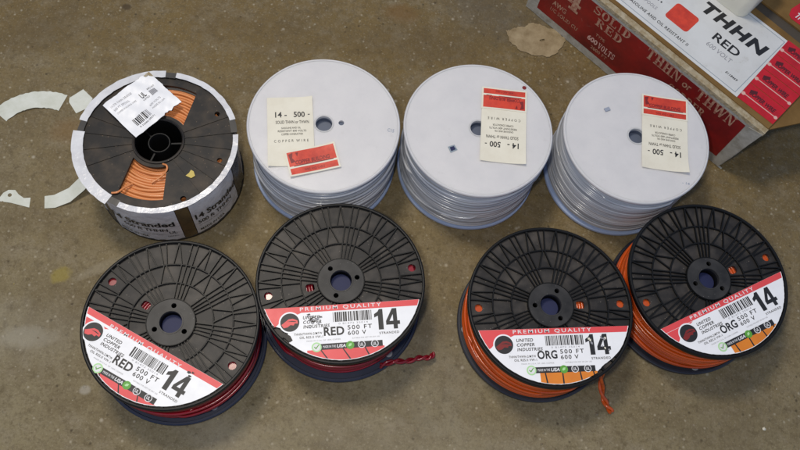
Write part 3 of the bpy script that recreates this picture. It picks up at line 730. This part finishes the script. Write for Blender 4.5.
# body: walls with crushed corner edge
mb = MB(); rg = random.Random(12)
L_, D_, H_ = BL, BD, BH
mb.box((.153, D_/2, H_/2-.0005), (.304, D_-.004, H_-.001), KRAFT)
mb.build('body', carton)
front = MB(); FM = Matrix(((1, 0, 0, 0), (0, 0, -1, 0), (0, 1, 0, 0), (0, 0, 0, 1))) @ Matrix.Scale(.001, 4)   # x along, y up, +z towards the viewer
n = 60; edge_t = []; v = []; f = []
front.plate([(0, .6)]+[(319*i/60, .6+rg.uniform(0, .7)) for i in range(1, 60)]+[(309, .6), (313, 30), (316, 62), (319.6, 94), ]+[(319-319*i/60, 94+rg.uniform(-.9, .3)) for i in range(1, 60)]+[(.5, 94)], [], -1.8, .6, CARD_WHITE, FM)
front.poly([(15.5, 13.0), (299, 14.0), (299.5, 86.5), (15.5, 86.5)], .75, CARTON_RED, FM)
def serif(mb, ch, x, y, w, h, z, m, M):
    """slab-serif capitals made of overlapping strokes"""
    t = w*.27; s = h*.11; zz = [z]
    def q(pts):
        mb.poly([(x+a*w, y+b*h) for a, b in pts], zz[0], m, M); zz[0] += .015
    def bar(a0, a1, b0, b1): q([(a0, b0), (a1, b0), (a1, b1), (a0, b1)])
    T_, S = .27, .10
    def stem(a): bar(a-T_/2, a+T_/2, 0, 1); bar(a-.25, a+.25, 0, S); bar(a-.25, a+.25, 1-S, 1)
    def thin(a, lo=True, hi=True):
        bar(a-.06, a+.06, 0, 1)
        if lo: bar(a-.18, a+.18, 0, S)
        if hi: bar(a-.18, a+.18, 1-S, 1)
    def ring(cx, cy, rx, ry, tx, ty, a0=0, a1=2*PI):
        k = 22; 
        for i in range(k):
            t0, t1 = a0+(a1-a0)*i/k, a0+(a1-a0)*(i+1)/k
            mb.poly([(x+(cx+r_x*math.cos(t))*w, y+(cy+r_y*math.sin(t))*h) for (r_x, r_y, t) in ((rx-tx, ry-ty, t0), (rx, ry, t0), (rx, ry, t1), (rx-tx, ry-ty, t1))], zz[0], m, M)
        zz[0] += .015
    if ch == 'T': stem(.5); bar(.0, 1, .88, 1); bar(0, .09, .68, 1); bar(.91, 1, .68, 1)
    elif ch == 'H': stem(.22); stem(.78); bar(.2, .8, .45, .56)
    elif ch == 'N': thin(.14); thin(.86, lo=False); q([(.08, 1), (.34, 1), (.92, 0), (.70, 0)])
    elif ch == 'I': stem(.5)
    elif ch == 'L': stem(.28); bar(.2, .98, 0, .11); bar(.9, .98, 0, .36)
    elif ch == 'E': stem(.26); bar(.2, .95, 0, .11); bar(.2, .92, .89, 1); bar(.3, .75, .45, .56); bar(.87, .95, 0, .34); bar(.85, .92, .68, 1); bar(.68, .75, .36, .66)
    elif ch == 'D': stem(.26); ring(.38, .5, .6, .5, .27, .11, -PI/2, PI/2)
    elif ch == 'R': stem(.24); ring(.45, .74, .42, .26, .22, .1, -PI/2, PI/2); bar(.3, .5, .9, 1); bar(.3, .5, .47, .57); q([(.42, .5), (.64, .5), (1.02, 0), (.76, 0)])
    elif ch == 'O': ring(.5, .5, .5, .5, .26, .09)
    elif ch == 'S': ring(.5, .73, .42, .27, .2, .1, R_(20), R_(270)); ring(.5, .27, .45, .27, .2, .1, R_(-160), R_(90)); bar(.84, .92, .66, 1); bar(.06, .14, 0, .34)
    elif ch == 'V': q([(.0, 1), (.28, 1), (.62, 0), (.42, 0)]); q([(.84, 1), (.96, 1), (.58, 0), (.46, 0)]); bar(-.08, .38, .9, 1); bar(.7, 1.08, .9, 1)
    elif ch == 'W':
        for o in (0, .44): q([(o-.02, 1), (o+.18, 1), (o+.36, 0), (o+.20, 0)]); q([(o+.46, 1), (o+.54, 1), (o+.34, 0), (o+.22, 0)])
        bar(-.06, .26, .9, 1); bar(.84, 1.04, .9, 1)
    elif ch == 'P': stem(.26); ring(.45, .72, .48, .28, .24, .1, -PI/2, PI/2); bar(.3, .5, .9, 1); bar(.3, .5, .44, .54)
    elif ch == 'C': ring(.52, .5, .5, .5, .26, .09, R_(45), R_(315)); bar(.84, .92, .66, .98)
    elif ch == '4': bar(.56, .86, 0, 1); bar(.02, 1, .24, .36); q([(.0, .30), (.14, .30), (.72, 1), (.56, 1)]); bar(.45, .97, 0, .1)
    elif ch == '1': stem(.5); q([(.2, .78), (.4, .78), (.5, 1), (.4, 1)])
def sword(mb, word, x0, y0, w, h, z, m, M, gap=.14):
    rel = {'I': .62, 'W': 1.35, '1': .7}
    tot = sum(rel.get(c, 1) for c in word)+gap*(len(word)-1); u = w/tot; x = x0
    for c in word:
        serif(mb, c, x, y0, u*rel.get(c, 1), h, z, m, M); x += u*(rel.get(c, 1)+gap)
zz = .95
sword(front, '14', 18, 51, 51, 40, zz, LETTER_TAN, FM)
sword(front, 'SOLID', 84.5, 73.5, 53.5, 12.6, zz, LETTER_TAN, FM)
sword(front, 'RED', 93.5, 58.3, 38.5, 12.6, zz, LETTER_TAN, FM)
sword(front, 'THHN', 164, 70.5, 48, 17.2, zz, LETTER_TAN, FM)
front.text('or', 217, 71, 12, 8, zz, LETTER_TAN, .02, M=FM)
sword(front, 'THWN', 236, 70, 52.5, 16.8, zz, LETTER_TAN, FM)
sword(front, 'COPPER', 205, 49.5, 52, 13.5, zz, LETTER_TAN, FM)
front.text('AWG', 33, 37, 21, 8.5, zz, LETTER_TAN, .03, M=FM)
front.text('1/C SOLID CU', 33, 26.5, 43, 6.2, zz, LETTER_TAN, .012, 1.1, M=FM)
front.text('600', 92, 29, 15, 8.5, zz, PALE_INK, .03, M=FM)
sword(front, 'VOLTS', 109, 28, 25, 9.6, zz, PALE_INK, FM, .18)
front.text('TYPE', 100, 43, 14, 4.5, zz, LETTER_TAN, .01, M=FM); front.text('2000 FT', 101, 19.5, 25, 5.4, zz, LETTER_TAN, .015, 1.05, M=FM)
# vertical crushed corner strip
front.plate([(300.5, 6), (308.5, 1.2), (319.2, 93), (303, 88)], [], .62, 1.3, CARD_WHITE, FM)
front.build('printed_front', carton)
# torn, fuzzy upper edge of the front, lying back over the flap
mb = MB(); v = []; f = []
for i in range(91):
    x = L_*i/90+ (.001 if i else 0); o = rg.uniform(0, .0016); i2 = rg.uniform(0, .0022)
    v += [(x, -.0009, H_-.0030-o), (x, -.0006, H_+.0008), (x, .0040+o, H_+.0013+rg.uniform(0, .0003)), (x, .0072+i2, H_+.0006), (x, .0074+i2, H_-.001)]
for i in range(90):
    for k in range(4): f.append((i*5+k, i*5+5+k, i*5+6+k, i*5+k+1))
mb.add(v, f, CARDPALE); mb.build('worn_edge', carton, smooth=60)
# flaps: front flap with the label, back flap, a side flap sticking out
mb = MB(); mb.plate([(0, 7), (319, 7), (319, 127), (250, 128), (120, 131), (0, 132)], [], 94.4, 96.6, KRAFT, Mm)
front_flap = mb.build('flap', carton)
mb = MB(); mb.plate([(0, 141), (200, 142), (319, 143), (319, 345), (0, 345)], [], 94.6, 96.9, KRAFT, Mm); back_flap = mb.build('flap', carton)
mb = MB(); mb.rect(2, 126, 317, 146, 94.1, KRAFT_GAP_SHADE, Mm); mb.build('flap_gap_shade', carton)  # dark sheet under the slit, painting the shade between the flaps
mb = MB(); v = [(.3185, .006, .0940), (.3480, .060, .0905), (.3480, .130, .0905), (.3185, .130, .0940)]
mb.add(v+[(a, b, c-.0022) for a, b, c in v], [(0, 1, 2, 3), (7, 6, 5, 4), (0, 4, 5, 1), (1, 5, 6, 2), (2, 6, 7, 3), (3, 7, 4, 0)], KRAFT); mb.build('flap', carton)
# white label
mb = MB(); zl = 96.9
mb.plate([(40, 11.5), (271.5, 13.0), (268, 119), (40, 117)], [], 96.65, zl, LABEL_GREY, Mm)
for (x0, y0, x1, y1) in ((44, 16.4, 267, 17.1), (266.0, 17.1, 266.7, 114.5), (44, 114.5, 266.7, 115.2)): mb.rect(x0, y0, x1, y1, zl+.1, LINE_BLUE, Mm)
SH = Matrix.Rotation(R_(3.2), 4, 'Z')
mb.text('THHN', 172, 76.5, 88, 17.5, zl+.12, INK, .05, 1.15, .12, M=Mm)
mb.text('RED', 205.5, 54.5, 35, 11.5, zl+.12, INK, .018, 1.0, M=Mm)
mb.text('600 VOLT', 206, 42.6, 34, 6.2, zl+.12, GREYINK, .0, 1.0, M=Mm)
mb.text('500 FT.', 104, 49, 33, 10.5, zl+.12, INK, .03, 1.0, M=Mm)
mb.text('14 AWG', 70, 78, 60, 17.5, zl+.12, INK, .05, 1.1, .12, M=Mm)
mb.text('SPOOLS', 119, 36.5, 19, 4.6, zl+.12, GREYINK, .01, 1.1, M=Mm)
mb.text('GASOLINE AND OIL RESISTANT II', 106, 23.8, 87, 4.3, zl+.12, INK, .012, 1.12, M=Mm)
mb.text('E118469', 243.5, 28.8, 16, 3.2, zl+.12, INK, .02, 1.1, shear=.2, M=Mm)
sq = []; cx, cy, hw, hh, rr = 165.5, 51.5, 16.0, 13.6, 4
for (sx, sy, a0) in ((1, -1, -90), (1, 1, 0), (-1, 1, 90), (-1, -1, 180)):
    for k in range(6): a = R_(a0+90*k/5); sq.append((cx+sx*(hw-rr)+rr*math.cos(a), cy+sy*(hh-rr)+rr*math.sin(a)))
mb.poly(sq, zl+.12, REDORG, Mm)
mb.build('white_label', front_flap)
# four red stickers in a row at the label's end
for k in range(4):
    mb = MB(); y0 = 13.6+26.9*k
    x0, x1 = 271.8-k*1.0, 319.0
    mb.plate([(x0, y0), (x1, y0+1.2), (x1, y0+27.4), (x0-1, y0+26.2)], [], 96.66, 97.0, STICKER_RED, Mm)
    mb.plate([(x0+.5, y0+8.6), (x1-1, y0+9.8), (x1-1, y0+10.9), (x0+.5, y0+9.7)], [], 96.9, 97.12, PALE_INK, Mm)
    mb.poly(circle(x0+1.8, y0+9.0, 2.4, 12), 97.14, PALE_INK, Mm); mb.poly(circle(x1-2.6, y0+10.2, 2.2, 12), 97.14, PALE_INK, Mm)
    mb.text('COPPER WIRE', x0+6, y0+13, 34, 6.0, 97.1, STICKER_DARK, .04, 1.0, .2, M=Mm)
    mb.poly([(x0+5, y0+19), (x0+12, y0+22.5), (x0+13.5, y0+19.5), (x0+9, y0+14.5), (x0+6, y0+15.5)], 97.16, STICKER_DARK, Mm)
    mb.build('red_sticker', front_flap)
mb = MB(); mb.plate([(248, 151), (253, 148), (300, 150), (300, 190), (250, 190), (245, 160)], [], 97.0, 97.3, STICKER_RED, Mm)
mb.text('THHN', 254, 153, 22, 9, 97.45, WHITEINK, .03, shear=.2, M=Mm); mb.text('WIRE', 256, 166, 24, 9, 97.45, STICKER_DARK, .03, M=Mm)
mb.build('red_sticker', back_flap)
# cream plastic tub on the carton
tub = empty('plastic_tub', (0, 0, 0), 0, 'cream white plastic tub standing on the carton, cut by the photo\'s top edge', 'tub')
tb = Matrix.Translation((*BO, 0)) @ Matrix.Rotation(BA, 4, 'Z') @ Matrix.Translation((.190, .1265, .0971))
def rr_prof(w, d, r, n=8):
    o = []
    for (sx, sy, a0) in ((1, -1, -90), (1, 1, 0), (-1, 1, 90), (-1, -1, 180)):
        for k in range(n+1): a = R_(a0+90*k/n); o.append((sx*(w-r)+r*math.cos(a), sy*(d-r)+r*math.sin(a)))
    return o
mb = MB(); rings = [(.0245, .0245, .0105, 0), (.0252, .0252, .011, .002), (.0262, .0262, .011, .034), (.0262, .0262, .011, .036)]
vs = []; fs = []
for w, d, r, z in rings: vs += [(x, y, z) for x, y in rr_prof(w, d, r)]
k = len(rr_prof(1, 1, .1))
for i in range(len(rings)-1):
    for j in range(k): fs.append((i*k+j, i*k+(j+1) % k, i*k+k+(j+1) % k, i*k+k+j))
fs.append(tuple(range(k))[::-1]); mb.add(vs, fs, CREAM_PL, tb); mb.build('tub_body', tub, smooth=40)
mb = MB(); rings = [(.0266, .0266, .011, .0345), (.0272, .0272, .0115, .0355), (.0272, .0272, .0115, .0405), (.0264, .0264, .0110, .0415), (.0235, .0235, .010, .0416)]
vs = []; fs = []
for w, d, r, z in rings: vs += [(x, y, z) for x, y in rr_prof(w, d, r)]
for i in range(len(rings)-1):
    for j in range(k): fs.append((i*k+j, i*k+(j+1) % k, i*k+k+(j+1) % k, i*k+k+j))
fs.append(tuple(range(4*k, 5*k))); mb.add(vs, fs, CREAM_PL, tb); mb.build('lid', tub, smooth=40)

# ------------------------------------------------------------------ concrete floor
m = bpy.data.materials.new('concrete'); m.use_nodes = True; nt = m.node_tree; b = nt.nodes['Principled BSDF']
N_ = nt.nodes.new; Lk = nt.links.new
tc = N_('ShaderNodeTexCoord')
def noise(sc, det=5, ro=.6, off=None):
    n = N_('ShaderNodeTexNoise'); n.inputs['Scale'].default_value = sc; n.inputs['Detail'].default_value = det; n.inputs['Roughness'].default_value = ro
    if off:
        mp = N_('ShaderNodeMapping'); mp.inputs['Location'].default_value = off; Lk(tc.outputs['Object'], mp.inputs[0]); Lk(mp.outputs[0], n.inputs['Vector'])
    else: Lk(tc.outputs['Object'], n.inputs['Vector'])
    return n.outputs['Fac']
def mr(x, a, b_, c=0, d=1):
    n = N_('ShaderNodeMapRange'); n.inputs[1].default_value = a; n.inputs[2].default_value = b_; n.inputs[3].default_value = c; n.inputs[4].default_value = d; Lk(x, n.inputs[0]); return n.outputs[0]
def mix(f, a, b_, mode='MIX'):
    n = N_('ShaderNodeMix'); n.data_type = 'RGBA'; n.blend_type = mode
    if isinstance(f, (int, float)): n.inputs[0].default_value = f
    else: Lk(f, n.inputs[0])
    for k, c in ((6, a), (7, b_)):
        if isinstance(c, tuple): n.inputs[k].default_value = (*c, 1)
        else: Lk(c, n.inputs[k])
    return n.outputs[2]
def mth(op, a, b_):
    n = N_('ShaderNodeMath'); n.operation = op
    for k, c in ((0, a), (1, b_)):
        if isinstance(c, (int, float)): n.inputs[k].default_value = c
        else: Lk(c, n.inputs[k])
    return n.outputs[0]
base = mix(mr(noise(5, 6), .35, .68), (.218, .176, .095), (.238, .198, .118))
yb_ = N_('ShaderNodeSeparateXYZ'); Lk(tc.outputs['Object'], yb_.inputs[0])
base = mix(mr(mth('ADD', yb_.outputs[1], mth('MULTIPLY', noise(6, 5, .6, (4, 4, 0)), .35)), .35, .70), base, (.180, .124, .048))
base = mix(mr(noise(14, 7, .72, (9, 3, 0)), .42, .66, 0, .65), base, (.122, .088, .044))
base = mix(mr(noise(27, 7, .75, (2, 8, 0)), .50, .70, 0, .65), base, (.255, .215, .145))
base = mix(mr(noise(70, 5, .7, (3, 1, 0)), .5, .75, 0, .55), base, (.26, .215, .142))
base = mix(mr(noise(95, 5, .75, (6, 1, 0)), .50, .68, 0, .75), base, (.110, .082, .042))
base = mix(mr(noise(330, 3, .7), .48, .66, 0, .45), base, (.112, .085, .044))
base = mix(mr(noise(420, 2, .6, (1, 5, 0)), .58, .70, 0, .5), base, (.31, .262, .175))
def specks(sc, thr, d0, d1):
    v = N_('ShaderNodeTexVoronoi'); v.inputs['Scale'].default_value = sc; Lk(tc.outputs['Object'], v.inputs['Vector'])
    s = N_('ShaderNodeSeparateColor'); Lk(v.outputs['Color'], s.inputs[0])
    return mth('MULTIPLY', mr(v.outputs['Distance'], d0, d1, 1, 0), mth('GREATER_THAN', s.outputs[0], thr))
base = mix(mth('MULTIPLY', specks(190, .89, .10, .34), .6), base, (.42, .37, .27))
base = mix(mth('MULTIPLY', specks(140, .93, .08, .28), .7), base, (.045, .033, .018))
base = mix(mth('MULTIPLY', specks(85, .95, .06, .22), .6), base, (.48, .43, .33))
# stains that have their own shape: pale scuffs, a yellow smear, a reddish blotch
geo = N_('ShaderNodeSeparateXYZ'); Lk(tc.outputs['Object'], geo.inputs[0])
wob = mr(noise(45, 5, .7, (7, 2, 0)), .2, .8, -.5, .5)
def blot(cx, cy, rx, ry, rot, soft=.5, w=1.0):
    dx = mth('SUBTRACT', geo.outputs[0], cx); dy = mth('SUBTRACT', geo.outputs[1], cy); c, s = math.cos(rot), math.sin(rot)
    u = mth('DIVIDE', mth('ADD', mth('MULTIPLY', dx, c), mth('MULTIPLY', dy, s)), rx)
    v = mth('DIVIDE', mth('SUBTRACT', mth('MULTIPLY', dy, c), mth('MULTIPLY', dx, s)), ry)
    r = mth('ADD', mth('ADD', mth('MULTIPLY', u, u), mth('MULTIPLY', v, v)), mth('MULTIPLY', wob, w))
    return mr(r, 1-soft, 1+soft*.4, 1, 0)
base = mix(mth('MULTIPLY', blot(-.3478, .1454, .030, .012, .2, .8), .45), base, (.33, .30, .23))
base = mix(mth('MULTIPLY', blot(-.337, .2156, .012, .009, .6, .6, 1.8), .6), base, (.30, .235, .05))
base = mix(mth('MULTIPLY', blot(-.300, .232, .030, .006, .7, .8), .40), base, (.30, .26, .18))
base = mix(mth('MULTIPLY', blot(-.272, .1066, .006, .005, .2, .6), .55), base, (.40, .37, .31))
base = mix(mth('MULTIPLY', blot(-.052, .632, .022, .014, .1, .9), .6), base, (.16, .085, .025))
base = mix(mth('MULTIPLY', blot(-.3877, .380, .022, .016, .4, .9), .5), base, (.19, .11, .04))
base = mix(mth('MULTIPLY', blot(.002, .531, .030, .020, .3, 1.2), .35), base, (.26, .21, .14))
base = mix(mth('MULTIPLY', blot(-.02, .59, .10, .03, .25, 1.4), .4), base, (.10, .066, .030))
base = mix(mth('MULTIPLY', blot(-.378, .558, .006, .005, 0, .6), .7), base, (.05, .035, .02))
base = mix(mth('MULTIPLY', blot(.065, .665, .09, .045, -.3, 1.3), .45), base, (.085, .080, .070))
base = mix(mth('MULTIPLY', blot(-.36, .150, .075, .030, .15, 1.5, 1.6), .30), base, (.33, .30, .23))
base = mix(mth('MULTIPLY', blot(.05, .115, .17, .035, .1, 1.6, 1.8), .30), base, (.30, .265, .195))
base = mix(mth('MULTIPLY', blot(-.13, .090, .06, .022, -.3, 1.5, 1.8), .35), base, (.34, .30, .225))
base = mix(mth('MULTIPLY', blot(.06, .20, .05, .06, .4, 1.5, 1.6), .30), base, (.20, .185, .15))
base = mix(mth('MULTIPLY', blot(-.45, .50, .09, .03, .4, 1.5, 1.8), .35), base, (.105, .072, .033))
base = mix(mth('MULTIPLY', blot(-.21, .56, .10, .028, .1, 1.5, 1.8), .35), base, (.110, .075, .034))
base = mix(mth('MULTIPLY', blot(.37, .21, .07, .035, .4, 1.5, 1.8), .30), base, (.125, .10, .06))
rough = mr(noise(40, 5), .3, .7, .55, .8)
Lk(base, b.inputs['Base Color']); Lk(rough, b.inputs['Roughness']); b.inputs['Specular IOR Level'].default_value = .18
h = mth('ADD', mth('MULTIPLY', noise(330, 3, .7), .5), mth('ADD', mth('MULTIPLY', noise(60, 5), .8), mth('MULTIPLY', specks(150, .87, .12, .32), .5)))
bp = N_('ShaderNodeBump'); bp.inputs['Strength'].default_value = .8; bp.inputs['Distance'].default_value = .0018; Lk(h, bp.inputs['Height']); Lk(bp.outputs[0], b.inputs['Normal'])
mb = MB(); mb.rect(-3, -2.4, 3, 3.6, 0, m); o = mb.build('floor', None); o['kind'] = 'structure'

# ------------------------------------------------------------------ light and camera
w = bpy.data.worlds.new('World'); scn.world = w; w.use_nodes = True
w.node_tree.nodes['Background'].inputs[0].default_value = (.50, .66, 1.0, 1); w.node_tree.nodes['Background'].inputs[1].default_value = .37
def area(name, loc, target, sx, sy, power, color):
    l = bpy.data.lights.new(name, 'AREA'); l.shape = 'RECTANGLE'; l.size = sx; l.size_y = sy; l.energy = power; l.color = color
    o = bpy.data.objects.new(name, l); COL.objects.link(o); o.location = loc
    o.rotation_euler = (Vector(target)-Vector(loc)).to_track_quat('-Z', 'Y').to_euler(); return o
area('ceiling_lamp', (-.48, .68, 1.75), (0, .3, 0), .30, .30, 13.2, (1, .90, .75))
fl = bpy.data.lights.new('camera_flash', 'POINT'); fl.energy = 8.5; fl.shadow_soft_size = .02; fl.color = (1, .94, .84)
fo = bpy.data.objects.new('camera_flash', fl); COL.objects.link(fo); fo.location = (-.06, .0, .85)

cam = bpy.data.cameras.new('Camera'); co = bpy.data.objects.new('Camera', cam); COL.objects.link(co); scn.camera = co
cam.sensor_width = 36; cam.lens = 36*808.4/800; cam.clip_start = .01; cam.clip_end = 50
rt = Vector((0.9784946413377, 0.18987759426961515, 0.08058992534919705)); up = Vector((-0.20627223970618475, 0.900723280881415, 0.3822948265472787)); fw = Vector((0, 0.39069690358717085, -0.9205193803105923))
Mc = Matrix(((rt.x, up.x, -fw.x, 0), (rt.y, up.y, -fw.y, 0), (rt.z, up.z, -fw.z, .8267), (0, 0, 0, 1)))
co.matrix_world = Mc
vs = scn.view_settings; vs.view_transform = 'Standard'; vs.look = 'None'; vs.exposure = .22; vs.gamma = 1
scn.render.engine = 'CYCLES'
